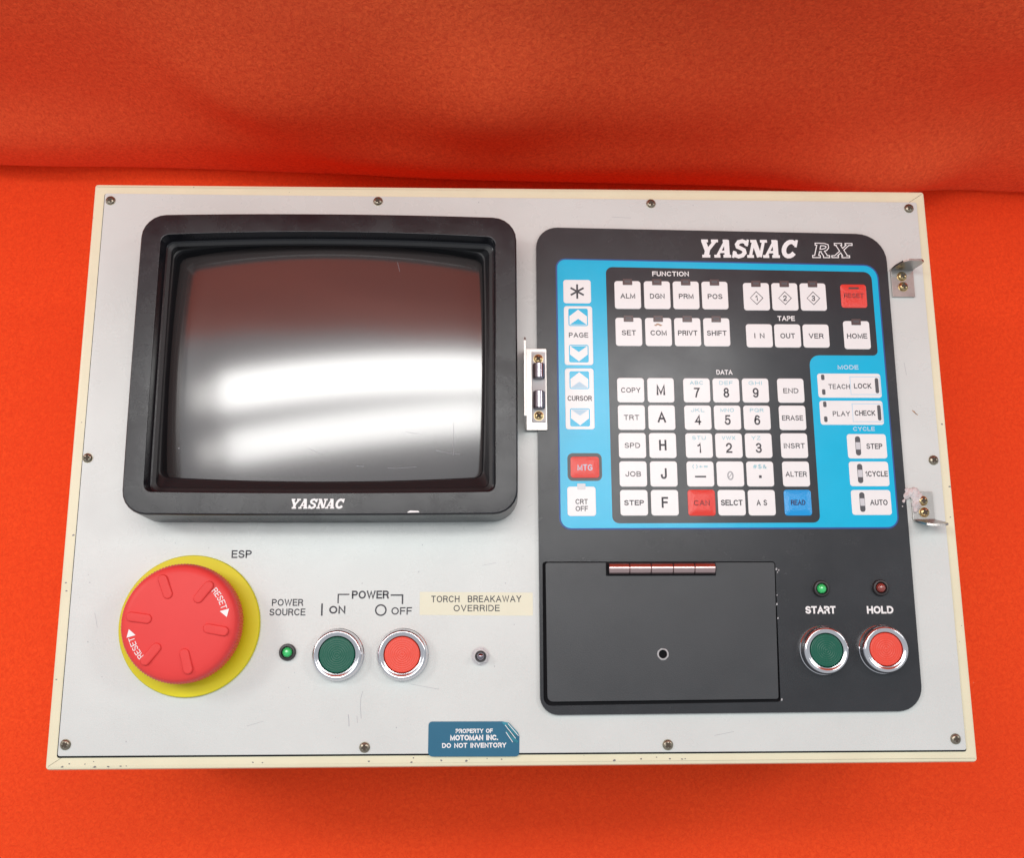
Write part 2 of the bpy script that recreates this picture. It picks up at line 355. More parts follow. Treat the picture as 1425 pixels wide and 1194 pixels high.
# ------------------------------------------------------------------ the setting: two orange cloths
def grid(name, nx, ny, fn, m, kind='structure', smooth=True):
    vs = []; fs = []
    for j in range(ny+1):
        for i in range(nx+1): vs.append(Vector(fn(i/nx, j/ny))*S)
    for j in range(ny):
        for i in range(nx):
            a = j*(nx+1)+i; fs.append((a, a+1, a+nx+2, a+nx+1))
    me = bpy.data.meshes.new(name); me.from_pydata(vs, [], fs); me.materials.append(M[m]); me.shade_smooth()
    o = bpy.data.objects.new(name, me); COL.objects.link(o)
    if kind: o['kind'] = kind
    return o
ZT = -200.0
def g(x, c, s): return math.exp(-((x-c)/s)**2)
def table_fn(u, v):
    x = -900+1800*u; y = -700+1150*v
    z = ZT + 1.2*math.sin(x*0.013+1)*math.sin(y*0.017)
    d = 276-0.020*x
    z += 7.0*g(x, -330, 55)*g(y, d+8, 16) + 3.0*g(x, -190, 70)*g(y, d+4, 14) - 4*g(x, 420, 40)*g(y, d, 20)
    return (x, y, z)
table = grid('table_cloth', 240, 200, table_fn, 'cloth_table')
def wall_fn(u, v):
    x = -900+1800*u; h = 1000*(v**1.7)                      # height above the table
    d = 276-0.020*x
    y = d + 0.10*h
    # slack bulges forward low down and tucks back under itself at the table
    m = .15+g(x, 20, 190)+.9*g(x, 300, 75)-.35*g(x, 390, 40)+.5*g(x, -400, 110)
    y += 5*math.exp(-h/4.0) + 15*m*(math.exp(-h/22.0)-1) - 3 - 11*m*g(h, 62, 30) + 4*g(x, -330, 80)*math.exp(-h/9)
    # soft slack folds
    y += 9*math.sin((x*0.9-h*1.15)/95+0.6)*g(x, -260, 220)*(1-math.exp(-h/50))
    y += 6*math.sin((h+0.28*x)/44+1.9)*g(x, 40, 330)*(1-math.exp(-h/60))
    y += 5*math.sin((x*0.35+h*1.3)/38)*g(x, 330, 260)*(1-math.exp(-h/60))
    y += (2.2*math.sin(x/47+h/90)+1.5*math.sin(h/23-x/110))*(1-math.exp(-h/30))
    y += -15*g(x, -190, 80)*g(h, 130, 50) - 18*g(x, -15, 55)*g(h, 150, 55) + 4*g(x+h*.9, -120, 30)*g(h, 90, 60)
    return (x, y, ZT-3+h)
wall = grid('backdrop_cloth', 360, 220, wall_fn, 'cloth_wall')

# ------------------------------------------------------------------ the control panel
root = bpy.data.objects.new('control_panel', None); COL.objects.link(root); root.location = (0, 0, ZT*S)
root['label'] = 'cream metal control panel with dark screen, blue keypad and red stop button on orange cloth'
root['category'] = 'control panel'
def part(name, bm, m, label=None, smooth=None, loc=(0, 0, 0), kind=None):
    return link(name, bm, m, root, label, kind, smooth, (loc[0], loc[1], loc[2]-ZT))
def sub(name, bm, m, parent, label=None, smooth=None, loc=(0, 0, 0), kind=None):
    return link(name, bm, m, parent, label, kind, smooth, loc)

# enclosure: a deep sheet-metal box with a rounded front edge
bm = bmesh.new()
P = rect(-259.4, -172.9, 259.4, 172.9, 2.2, 4)
loft(bm, [(P, ZT+1), (P, -3.8), (inset(P, 0.7), -2.2), (inset(P, 2.4), -1.4)], True, True)
enclosure = part('enclosure', bm, 'cream', smooth=40)
# front plate, laid on the box with a hairline step
bm = bmesh.new()
slab(bm, rpoly([(-252.2, -165.2), (252.4, -166.0), (253.0, 164.6), (-251.8, 165.8)], 1.2, 3), -1.4, 0, 0.35)
plate = part('front_plate', bm, 'plate', smooth=40)
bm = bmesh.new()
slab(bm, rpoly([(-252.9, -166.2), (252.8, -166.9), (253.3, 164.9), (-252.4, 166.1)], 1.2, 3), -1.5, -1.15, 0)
sub('edge_shadow_gap', bm, 'gap', plate)  # dark sheet standing in for the shadow line round the plate
plate.children[0].name = 'edge_shadow_strip'

# screws
def cross(bm, r, z, mi):
    wd = r*0.26; a = r*0.62
    pts = [(-wd, -a), (wd, -a), (wd, -wd), (a, -wd), (a, wd), (wd, wd), (wd, a), (-wd, a), (-wd, wd), (-a, wd), (-a, -wd), (-wd, -wd)]
    slab(bm, [Vector(p) for p in pts], z-0.3, z, 0, mi)
def screw_bm(r=2.7, h=1.5):
    bm = bmesh.new()
    lathe(bm, [(r*1.12, 0.03), (r*1.12, .06), (r, 0.08), (r, h*0.45), (r*0.86, h*0.78), (r*0.55, h*0.97), (0, h)], n=24)
    cross(bm, r, h+0.04, 1)
    return bm
first = None
scr = [(-248, 160.9), (-84.7, 163.2), (84.8, 163.4), (247.6, 160.3), (-249.0, .6), (248.6, -.3), (-248.3, -159.1), (-84.9, -161.8), (83.6, -161.8), (246.7, -159.9)]
for i, (x, y) in enumerate(scr):
    y = max(-162, min(162, y))
    if first is None: first = part('screw', screw_bm(), ['screw', 'slot_shade'], smooth=50, loc=(x, y, 0))
    else: copy_of(first, (x, y, -ZT), root, rz=random.uniform(0, 1.5))
    if i == 0: first.rotation_euler = (0, 0, 0.5)

# ---- monitor bezel
def bowed(x0, y0, x1, y1, r, bt=0, bb=0, bl=0, br=0, n=6, m=14):
    """rounded rectangle whose sides bow outward; constant vertex count"""
    C = [(x0, y0), (x1, y0), (x1, y1), (x0, y1)]; base = rpoly(C, r, n); out = []
    per = n+1
    for i in range(4):
        out += base[i*per:(i+1)*per]
        a, b = base[(i+1)*per-1], base[((i+1)*per) % len(base)]
        for j in range(1, m): out.append(a.lerp(b, j/m))
    xm, ym, hx, hy = (x0+x1)/2, (y0+y1)/2, (x1-x0)/2, (y1-y0)/2
    res = []
    for p in out:
        u, v = (p.x-xm)/hx, (p.y-ym)/hy
        dx = (br if u > 0 else -bl)*abs(u)**3*(1-v*v); dy = (bt if v > 0 else -bb)*abs(v)**3*(1-u*u)
        res.append(Vector((p.x+dx, p.y+dy)))
    return res
O = lambda d, z: (bowed(-217.6-d, -35.2-d, -0.9+d, 139.3+d, 13+d, 1.6, .6, .4, .2), z)
I = lambda d, z: (bowed(-206.5+d, -22.9+d, -12.8-d, 127.2-d, max(1.5, 4.5-d*.3), 2.6, .8, .3, .2), z)
T = lambda d, z: (bowed(-202.2+d, -13.0+d, -19.8-d, 122.2-d, 4.5, 7.4, 2.6, 1.0, 1.0), z)
bm = bmesh.new()
loft(bm, [O(1.5, 0.02), O(1.1, 12), O(0.5, 26.9), O(0.0, 27.7), O(-0.5, 28), I(-0.5, 28), I(-0.15, 27.8), I(0, 27.3), I(0.8, 19.5), I(1.6, 19)], False)
bezel = part('monitor_bezel', bm, 'bezel', smooth=32)
bm = bmesh.new()
loft(bm, [I(1.4, 19.05), I(3.4, 18.2), I(3.9, 16.8), T(-1.0, 14.0), T(-0.3, 13.7), T(0, 13.0)], False)
sub('inner_frame', bm, 'bezel_in', bezel, smooth=28)
bm = bmesh.new(); loft(bm, [T(0, 13.0), T(0.5, 12.2), T(0.9, 2)], False); sub('recess_wall_shade', bm, 'gap', bezel, smooth=28)  # recess wall round the glass, coloured black for the shade there
GX, GY, GR = -111.0, 56.0, 600.0
def glass_fn(u, v):
    x = -204+186*u; y = -17+150*v
    return (x, y, 15.2-((x-GX)**2+(y-GY)**2)/(2*GR))
glass = grid('screen_glass', 48, 40, glass_fn, 'glass', None); glass.parent = bezel
def gz(x, y): return 15.2-((x-GX)**2+(y-GY)**2)/(2*GR)+.06
for pts, wd in (([(-37, 20), (-36.6, 9), (-36.8, 1)], .16), ([(-47, 3.5), (-40, 2.2), (-33, 1.6)], .14), ([(-64, 14), (-56, 12.5)], .14), ([(-92, -6), (-70, -7.2), (-58, -6.2)], .12), ([(-120, 4), (-112, 1)], .12), ([(-195.2, 5.1), (-194.4, 5.0)], .7), ([(-71, 118), (-69.6, 112)], .12)):
    bm = bmesh.new(); stroke(bm, pts, wd, 0)
    for v_ in bm.verts: v_.co.z = gz(v_.co.x, v_.co.y)
    sub('scratch', bm, 'pencil', bezel)
bm = bmesh.new()
slab(bm, rect(-127.0, -33.4, -95.6, -26.2, 1.2, 3), 28.0, 28.06)
logo(bm, 'YASNAC', -126.2, -95.8, -32.6, 5.4, 28.1, 1, slant=.25, grow=.12, gap=0)
sub('badge', bm, ['bezel', 'white'], bezel)
bm = bmesh.new()
slab(bm, rpoly([(-62, -34.9), (-54.5, -34.7), (-55.5, -33.9), (-60, -33.7)], 0.2, 2), 27.6, 28.08)
sub('paint_chip', bm, 'white', bezel)

# ---- black keypad plate with a cut-out for the door
bm = bmesh.new()
outer = rpoly([(12.4, -145.2), (228.9, -144.4), (229.9, 142.0), (12.8, 145.0)], [10, 14, 18, 13], 8)
holed(bm, outer, [rpoly([(14.3, -140.2), (147.9, -138.9), (149.4, -60.3), (14.5, -60.1)], [4.5, 1.8, 1.8, 1.8], 5)[::-1]], 0.02, 2.0)
kp = part('keypad_plate', bm, 'black')
bm = bmesh.new(); slab(bm, rpoly([(13.4, -141.2), (150, -140), (150, -59.5), (13.4, -59.5)], [6, 1, 1, 1], 4), 0.02, 0.25); sub('door_recess', bm, 'gap', kp)
blue_o = rpoly([(25.4, -40.9), (222.9, -40.5), (222.9, 121.0), (25.5, 123.8)], [6, 6, 8, 5], 6)
bm = bmesh.new(); slab(bm, inset(blue_o, -0.9), 2.0, 2.12); sub('membrane_edge_shade', bm, 'blue_edge_shade', kp)  # dark blue border, the plate edge's shading painted on the membrane
bm = bmesh.new(); slab(bm, blue_o, 2.12, 2.3); sub('blue_membrane', bm, 'blue', kp)
bm = bmesh.new()
slab(bm, rpoly([(55.4, -38.1), (177.2, -37.8), (177.2, 63.6), (219.3, 63.6), (219.3, 117.0), (55.2, 119.2)], [4, 4, 6, 3, 5, 4], 5), 2.3, 2.38)
sub('dark_membrane', bm, 'film', kp)
bm = bmesh.new(); slab(bm, rect(29.8, -13.2, 50.0, 3.3, 3.2), 2.3, 2.38); sub('dark_membrane', bm, 'film', kp)

KZ = 2.38
def key(cx, cy, wd, h, m='key', lab=None, notch=False, draw=None, dome=0.0, base=KZ):
    bm = bmesh.new(); P = rect(-wd/2, -h/2, wd/2, h/2, 1.7, 5); z = 0.30
    L = [(P, 0), (P, z-.14), (inset(P, .08), z-.03), (inset(P, .25), z)]
    if dome:
        for d, q in ((1.2, .35), (2.4, .75), (3.8, 1)): L.append((rect(-wd/2+d, -h/2+d, wd/2-d, h/2-d, 1.4, 5), z+dome*q))
        z += dome
    loft(bm, L, True, False, 0)
    if draw: draw(bm, z+0.02)
    if notch:
        slab(bm, rect(-2.9, h/2-2.6, 2.9, h/2+1.3, .3, 2), 0, .62, .1, 3)
        slab(bm, rect(-1.7, h/2-1.2, 1.7, h/2+.3, .2, 2), .62, .66, 0, 4)
    return sub('key', bm, [m, 'ink', 'ink_pale', 'window', 'slot', 'ink_red', 'ink_blue', 'blue', 'key_frame', 'lens_w', 'white_soft'], kp,
               lab, smooth=35, loc=(cx, cy, base))
def T1(s, h=3.4, wd=None, dy=0.0, bold=0.012, mi=1):
    def f(bm, z): text(bm, s, 0, dy, wd, h, z, mi, bold)
    return f
def wdt(s, mx=12.4):  # width that fits small captions
    return min(mx, 2.95*len(s)+0.3)
cols4 = [68.2, 86.2, 103.9, 121.6]
for s, x in zip(['ALM', 'DGN', 'PRM', 'POS'], cols4): key(x, 101.2, 16.0, 17.8, lab='white %s key with small window at its top' % s, notch=True, draw=T1(s, 3.2, 9.0, -0.7))
for s, x, wq in zip(['SET', 'COM', 'PRIVT', 'SHIFT'], cols4, [8.6, 9.8, 11.8, 12]): key(x, 77.8, 16.0, 17.8, lab='white %s key with small window at its top' % s, notch=True, draw=T1(s, 3.2, wq, -0.6))
def diamond(s):
    def f(bm, z):
        stroke(bm, [(-3.9, -.9), (0, -5.0), (3.9, -.9), (0, 3.2)], .42, z, 1, closed=True)
        text(bm, s, 0, -.9, None, 3.6, z, 1, .01)
    return f
for s, x in zip('123', [147.1, 164.6, 182.1]): key(x, 100.6, 16.0, 17.6, lab='white key with a %s in a diamond' % s, notch=True, draw=diamond(s))
def reset_draw(bm, z):
    text(bm, 'RESET', 0, 0.2, 12.2, 3.0, z, 5, .012); slab(bm, rect(-3.0, 3.0, 3.4, 5.6, .4, 2), z-.3, z-.05, 0, 3)
key(207.2, 101.3, 16, 15, 'red_key', 'red RESET key', draw=reset_draw, dome=0.25)
for s, x, wq in zip(['I N', 'OUT', 'VER'], [147.5, 164.8, 182.2], [6.2, 9, 9]): key(x, 75.7, 16.0, 14.7, lab='white %s key' % s.replace(' ', ''), draw=T1(s, 3.2, wq, 0))
key(207.3, 76.4, 16.1, 17.8, lab='white HOME key with small window at its top', notch=True, draw=T1('HOME', 3.2, 12.4, -.6))
rows = [41.5, 24.8, 7.9, -9.1, -26.1]
for s, y in zip(['COPY', 'TRT', 'SPD', 'JOB', 'STEP'], rows): key(68.3, y, 16.1, 15.1, lab='white %s key' % s, draw=T1(s, 3.1, wdt(s, 11.6), 0, .004 if s != 'STEP' else .02))
for s, y in zip('MAHJF', rows): key(86.3, y, 16.0, 15.1, lab='white %s key' % s, draw=T1(s, 6.4, None, 0.2, .012))
nums = [['7', '8', '9'], ['4', '5', '6'], ['1', '2', '3']]; lets = [['ABC', 'DEF', 'GHI'], ['JKL', 'MNO', 'PQR'], ['STU', 'VWX', 'YZ_']]
def numkey(d, l):
    def f(bm, z):
        text(bm, d, 0, -1.4, None, 6.0, z, 1, .004); text(bm, l, 0, 4.6, 2.7*len(l), 2.3, z, 2, .004)
    return f
xs3 = [107.9, 125.6, 143.3]
for r in range(3):
    for c in range(3):
        key(xs3[c], rows[r], 16.0, 14.9, lab='white number %s key' % nums[r][c], draw=numkey(nums[r][c], lets[r][c]))
def minus(bm, z):
    stroke(bm, [(-3.3, -1.6), (3.3, -1.6)], .95, z, 1); text(bm, '()+=', 0, 4.4, 9, 2.6, z, 2, 0)
def zero(bm, z): text(bm, '0', 0, -1, 3.8, 5.4, z, 10, .0); stroke(bm, [(-1.4, -2.6), (1.4, .8)], .45, z+.03, 10)
def dot(bm, z):
    slab(bm, rect(-.8, -2.4, .8, -.8), z-.05, z, 0, 1); text(bm, '#$&', 0, 4.4, 8, 2.5, z, 2, 0)
for d, x, nm in zip([minus, zero, dot], xs3, ['minus', 'zero', 'point']): key(x, rows[3], 16.0, 15.0, lab='white %s key' % nm, draw=d)
key(107.9, rows[4], 16.1, 15.3, 'red_key', 'red CAN key', draw=T1('CAN', 3.3, 9.4, -.2, .01, 5), dome=.55)
key(125.6, rows[4], 16.1, 15.1, lab='white SELCT key', draw=T1('SELCT', 3.4, 12.8, 0, .02))
key(143.3, rows[4], 16.0, 15.1, lab='white AS key', draw=T1('A S', 3.4, 6.2, 0, .012))
key(164.6, rows[4], 16.1, 15.2, 'blue_key', 'blue READ key', draw=T1('READ', 3.1, 8.6, 0, .02, 6), dome=.55)
for s, y in zip(['END', 'ERASE', 'INSRT', 'ALTER'], rows): key(164.6, y, 16.0, 15.0, lab='white %s key' % s, draw=T1(s, 3.1, wdt(s, 12.6), -.1, .006))
# left column
def star(bm, z):
    for k, a in enumerate((90, 30, 150)):
        c, s = math.cos(math.radians(a)), math.sin(math.radians(a))
        stroke(bm, [(-4.6*c, -4.6*s), (4.6*c, 4.6*s)], 1.15, z+.02*k, 1)
key(37.4, 103.2, 16.8, 15.0, lab='white key with an asterisk', draw=star, base=2.3)
def rocker(word, wd):
    def f(bm, z):
        for sgn in (1, -1):
            cy = 11.4*sgn
            slab(bm, rect(-5.9, cy-5.5, 5.9, cy+5.5, 1.0, 3), z-.1, z, 0, 7)
            a = [(-5.3, cy-4.9*sgn), (5.3, cy-4.9*sgn), (5.3, cy+0.6*sgn), (0, cy+4.8*sgn), (-5.3, cy+.6*sgn)]
            if sgn < 0: a = a[::-1]
            slab(bm, [Vector(p) for p in a], z, z+.05, 0, 0)
            t = [(-5.0, cy-4.6*sgn), (5.0, cy-4.6*sgn), (0, cy-1.0*sgn)]
            if sgn < 0: t = t[::-1]
            slab(bm, [Vector(p) for p in t], z+.05, z+.1, 0, 7 if word == 'PAGE' else 8)
        text(bm, word, 0, 0.2, wd, 3.1, z, 1, .006)
    return f
key(37.7, 75.4, 17.2, 37.0, lab='tall white PAGE rocker key with up and down arrows', draw=rocker('PAGE', 11.6), base=2.3)
key(37.7, 36.2, 17.2, 37.3, lab='tall white CURSOR rocker key with up and down arrows', draw=rocker('CURSOR', 14.4), base=2.3)
key(40.0, -5.1, 16.9, 12.6, 'red_key', 'red key with a charcoal border', draw=T1('MTG', 3.6, 8.8, -.2, .0, 8), dome=.25)
def crt(bm, z):
    text(bm, 'CRT', 0, -.2, 7.2, 3.0, z, 1, .006); text(bm, 'OFF', 0, -4.3, 7.2, 3.0, z, 1, .006)
    slab(bm, rect(-2.4, 6.8, 2.4, 10.4, .4, 2), z-.1, z+.05, 0, 9)
key(37.7, -25.2, 16.6, 17.3, lab='white CRT OFF key', draw=crt, base=2.3)
# mode and cycle keys
def vslot(bm, x, y, z, h=11.6, lens=True):
    slab(bm, rect(x-1.55, y-h/2, x+1.55, y+h/2, 1.5, 5), z-.1, z+.05, 0, 4)
    if lens: slab(bm, rect(x-1.35, y-2.2, x+1.35, y+2.2, .2, 2), z+.05, z+.12, 0, 9)
def modekey(a, b, wa, wb):
    def f(bm, z):
        for yy in (5.1, -4.0): slab(bm, rect(-16.9, yy-1.7, -14.9, yy+1.7, .7, 3), z-.1, z+.04, 0, 4)
        text(bm, a, -6.3, -.6, wa, 3.0, z, 1, .003)
        stroke(bm, [(0.6, -5.5), (18.6, -5.5), (18.6, 5.5), (0.6, 5.5)], .5, z, 8, closed=True)
        text(bm, b, 8.0, -.2, wb, 3.2, z+.01, 1, .008)
        slab(bm, rect(15.6, -4.7, 17.7, 4.7, .9, 3), z-.1, z+.06, 0, 4)
    return f
key(200.4, 44.7, 38.4, 15, lab='wide white key with TEACH and LOCK halves', draw=modekey('TEACH', 'LOCK', 13, 10.6), base=2.3)
key(200.5, 28.0, 38.2, 14.8, lab='wide white key with PLAY and CHECK halves', draw=modekey('PLAY', 'CHECK', 10.4, 12.4), base=2.3)
def cyc(s, wd, h=3.3):
    def f(bm, z): vslot(bm, -5.4, 0.2, z); text(bm, s, 4.4, 0, wd, h, z, 1, .012)
    return f
for s, y, wd in zip(['STEP', '1CYCLE', 'AUTO'], [7.6, -9.0, -26.0], [9.6, 13.4, 10.4]):
    key(208.2, y, 23.5, 14.8, lab='white %s key with a dark slot indicator' % s, draw=cyc(s, wd), base=2.3)
# printed headings
def word(s, x, y, wd, h, z=2.45, m='white', bold=.02, parent=None):
    bm = bmesh.new(); text(bm, s, x, y, wd, h, z, 0, bold); return sub('lettering', bm, m, parent or kp)
word('FUNCTION', 94.9, 115.0, 22.5, 3.1); word('TAPE', 164.6, 86.8, 10.6, 3.1); word('DATA', 125.1, 52.8, 9.8, 3.0)
word('MODE', 200.4, 56.2, 12.6, 2.7, 2.36, 'key_frame'); word('CYCLE', 207.2, 18.2, 13, 2.5, 2.36, 'key_frame')
word('START', 174.0, -88.0, 17.6, 4.3, 2.06, bold=.035); word('HOLD', 208.6, -88.1, 15.4, 4.3, 2.06, bold=.035)
bm = bmesh.new(); logo(bm, 'YASNAC', 112.6, 175.4, 126.0, 11.6, 2.06, slant=.24, grow=.35, gap=.0); sub('lettering', bm, 'white', kp)
bm = bmesh.new(); k = logo(bm, 'RX', 182.2, 208.6, 126.4, 9.4, 2.06, slant=.26, gap=.08, grow=.4)
logo(bm, 'RX', 182.2, 208.6, 126.4, 9.4, 2.08, 1, grow=-.75, slant=.26, gap=.08, k0=k); sub('lettering', bm, ['white', 'black'], kp)

# ---- compartment door with a piano hinge
bm = bmesh.new()
D = rpoly([(16.5, -137.9), (146.6, -137.2), (148.7, -60.9), (16.3, -60.8)], [3, 1.2, 1.2, 1.2], 4)
hc = (82.2, -112.3)
holed(bm, D, [circ(hc[0], hc[1], 2.5, 24)[::-1]], 0.3, 2.6)
door = part('compartment_door', bm, 'door')
bm = bmesh.new(); Dp = inset(D, -0.02); sub_r = [(2.5, 2.62), (2.9, 2.66), (3.2, 2.62)]
rr = random.Random(3); jag = [rr.uniform(.75, 1.15) for _ in range(24)]
lathe(bm, [(2.42, 1.6), (2.46, 2.7), (2.9, 2.72), (3.3, 2.61)], hc[0], hc[1], 24, rad=lambda r, z, i: r if r < 2.6 else 2.5+(r-2.5)*jag[i])
sub('hole_rim', bm, 'bare', door)
bm = bmesh.new(); lathe(bm, [(9, 2.6), (8.4, 2.9), (6.2, 3.0), (4.5, 2.8), (3.6, 2.62)], hc[0], hc[1], 40)
bm.free()
bm = bmesh.new()
xk = [52.2, 64.2, 76.5, 89.2, 101.6, 113.6]
def barrel(bm, x0, x1, cy, cz, r, n=20, mi=0, e=.25):
    R = []
    for x, q in ((x0, r-e), (x0+e, r), (x1-e, r), (x1, r-e)):
        R.append([bm.verts.new((x, cy+q*math.cos(2*math.pi*i/n), cz+q*math.sin(2*math.pi*i/n))) for i in range(n)])
    for A, B in zip(R, R[1:]):
        for i in range(n): bm.faces.new((A[i], A[(i+1) % n], B[(i+1) % n], B[i])).material_index = mi
    bm.faces.new(R[0][::-1]).material_index = mi; bm.faces.new(R[-1]).material_index = mi
for a, b in zip(xk, xk[1:]):
    bm = bmesh.new(); barrel(bm, a+.12, b-.12, -64.2, 3.6, 3.3, 24)
    sub('hinge_knuckle', bm, 'hinge', door, smooth=40)
bm = bmesh.new(); barrel(bm, 51.9, 113.9, -64.2, 3.6, 2.6, 16, e=.1); slab(bm, rect(50.9, -68.4, 114.4, -60.5, .4, 2), 1.0, 2.64)
sub('hinge_pin', bm, 'gap', door, smooth=40)
# chips along the right edge of the door opening
for x, y, q in ((148.9, -84.6, .5), (149.1, -92.5, .4), (149.3, -79.5, .3), (148.6, -137.6, .5), (149.8, -64.6, .5), (151.2, -65.2, .35), (150.4, -66.4, .3)):
    bm = bmesh.new(); slab(bm, rpoly([(x-q, y-q*1.6), (x+q, y-q), (x+q*.8, y+q*1.3), (x-q*.6, y+q)], .05, 1), 2.0, 2.04); sub('paint_chip', bm, 'bare', kp)

# ---- push buttons
def button(cx, cy, R, r, cap, label, z0):
    bm = bmesh.new(); s = R/14.8
    lathe(bm, [(R+.3, 0.02), (R+.3, .9), (R, 1.2), (R, 3.4), (R-.3, 4.9), (R-.8, 5.9), (R-1.4, 6.45), (R-1.9, 6.55), (R-2.5, 6.4), (r+1.2, 6.1), (r+.5, 5.95), (r+.25, 5.6), (r+.2, 3)], n=72)
    b = part('push_button', bm, 'chrome', label, smooth=35, loc=(cx, cy, z0))
    bm = bmesh.new(); pr = [(r, 2.0), (r, 5.6), (r-.35, 6.0)]
    q = r-.9
    while q > .7: pr += [(q, 6.02), (q-.14, 5.95), (q-.34, 5.95), (q-.48, 6.02)]; q -= 1.18
    pr.append((0, 6.02)); lathe(bm, pr, n=56)
    sub('button_cap', bm, cap, b, smooth=50)
    return b
button(-100.9, -111.7, 14.3, 9.9, 'green_cap', 'green push button under ON', 0.0)
button(-64.7, -111.8, 14.3, 9.9, 'red_cap', 'red push button under OFF', 0.0)
button(174.0, -110.6, 13.4, 9.2, 'green_cap', 'green push button under START', 2.0)
button(208.0, -110.2, 13.4, 9.2, 'red_cap', 'red push button under HOLD', 2.0)
# ---- indicator lamps
def lamp(cx, cy, lens, label, z0):
    bm = bmesh.new(); lathe(bm, [(4.7, 0.02), (4.7, 1.4), (4.2, 2.0), (3.4, 2.1), (2.9, 1.0)], n=36)
    a = part('indicator_lamp', bm, 'rubber', label, smooth=40, loc=(cx, cy, z0))
    bm = bmesh.new(); lathe(bm, [(2.8, .9), (2.7, 1.9), (2.1, 2.9), (1.2, 3.5), (0, 3.7)], n=10)
    sub('lens', bm, lens, a)
lamp(-129.2, -110.2, 'led_g', 'green indicator lamp under POWER SOURCE', 0)
lamp(175.0, -76.0, 'led_g', 'green indicator lamp above START', 2)
lamp(209.5, -75.6, 'led_r', 'dull red indicator lamp above HOLD', 2)
# ---- toggle switch
bm = bmesh.new()
lathe(bm, [(5.2, .02), (5.2, .5)], n=32); hexa = [Vector((4.6*math.cos(a*math.pi/3+.3), 4.6*math.sin(a*math.pi/3+.3))) for a in range(6)]
slab(bm, circ(0, 0, 5.2), .3, .5); slab(bm, hexa, .5, 2.2, .3)
lathe(bm, [(3.2, 2.2), (3.2, 3.4), (2.7, 3.6), (2.3, 2.6)], n=28)
tg = part('toggle_switch', bm, 'bracket', 'small chrome toggle switch under the TORCH BREAKAWAY label', smooth=40, loc=(-20.9, -113, 0))
bm = bmesh.new(); lathe(bm, [(3.25, 3.3), (2.9, 3.75), (2.3, 3.7), (2.0, 3.0)], n=28); sub('dark_barrel_ring', bm, 'rubber', tg, smooth=40)  # dark ring added to darken the inside of the barrel
bm = bmesh.new(); lathe(bm, [(2.5, 2.4), (1.5, 3.0), (1.4, 4.2), (1.9, 5.2), (2.0, 6.0), (1.5, 6.9), (0, 7.3)], n=24); sub('lever', bm, 'roller', tg, smooth=50)
# ---- emergency stop
EX, EY = -184.4, -95.2
bm = bmesh.new(); lathe(bm, [(39.3, .02), (39.3, 1.6), (38.8, 2.2), (16, 2.3)], n=96)
es = part('emergency_stop', bm, 'yellow', 'large red mushroom stop button on a yellow disc', smooth=40, loc=(EX, EY, 0))
bm = bmesh.new(); lathe(bm, [(15.5, 2.2), (15.5, 9), (13, 10)], n=48); sub('stem', bm, 'rubber', es, smooth=40)
NK = 480
def top(r): return 24.3-1.1*(r/30)**3
bm = bmesh.new()
kn = lambda r, z, i: r+(0.32*math.cos(i*math.pi/2) if 9.5 < z < 19.2 and r > 31 else 0)
lathe(bm, [(14, 10), (29.5, 8.6), (31.8, 9.6), (32.1, 11), (32.1, 18), (31.9, 19), (31.4, 20.6), (30.6, 22.0), (29.4, 22.9), (27, top(27)), (22, top(22)), (14, top(14)), (6, top(6)), (0, top(0))], n=NK, rad=kn)
head = sub('button_head', bm, 'red_head', es, smooth=50, loc=(0, 1.0, 0))
for a in (112, 52, -10, -74, -129, 172):
    bm = bmesh.new(); P = rect(-6.9, -2.6, 6.9, 2.6, 2.55, 6); q = math.radians(a)
    rot = Matrix.Rotation(q, 2)
    def tf(P_): return [rot @ (p+Vector((21, 0))) for p in P_]
    L = [(tf(P), top(21)-.6), (tf(P), top(21)+.55), (tf(inset(P, .25)), top(21)+.95), (tf(inset(P, .8)), top(21)+1.15)]
    loft(bm, L, True, False); sub('grip_ridge', bm, 'red_head', es, smooth=60, loc=(0, 1.0, 0))
for base in (31, 211):
    bm = bmesh.new(); R0 = 25.6
    def fn(u, v):
        th = math.radians(base)-u/R0; r = R0+v
        return (r*math.cos(th), r*math.sin(th), top(r)+.12)
    text(bm, 'RESET', 0, 0, 12.2, 3.3, 0, 0, -.012, fn=fn)
    a0 = math.radians(base)-6.8/R0; a1 = math.radians(base)-10.8/R0
    pts = [(R0-2.6, a0), (R0+2.4, a0), (R0+.6, a1)]
    v = [bm.verts.new((r*math.cos(t), r*math.sin(t), top(r)+.14)) for r, t in pts]; bm.faces.new(v)
    sub('lettering', bm, 'white', es, loc=(0, 1.0, 0))

# ---- printed words on the front plate
def print_on(name, fnc, label=None):
    bm = bmesh.new(); fnc(bm); part(name, bm, 'ink', label)
Z0 = 0.05
print_on('lettering', lambda b: text(b, 'ESP', -157.6, -55.2, 11.4, 4.5, Z0, 0, .012))
def ps(b): text(b, 'POWER', -130.4, -82.6, 17.6, 3.9, Z0, 0, .008); text(b, 'SOURCE', -130.3, -88.0, 20.2, 3.9, Z0, 0, .008)
print_on('lettering', ps)
def on(b): stroke(b, [(-110.9, -83.2), (-110.9, -90.1)], .95, Z0); text(b, 'ON', -102.2, -86.8, 9.2, 4.4, Z0, 0, .025)
print_on('lettering', on)
def pw(b):
    text(b, 'POWER', -83.7, -78.4, 21.0, 4.6, Z0, 0, .02)
    stroke(b, [(-101.9, -83.2), (-101.9, -78.2), (-95.6, -78.2)], .75, Z0); stroke(b, [(-72.2, -78.7), (-65.4, -78.7), (-65.4, -83.8)], .85, Z0)
print_on('lettering', pw)
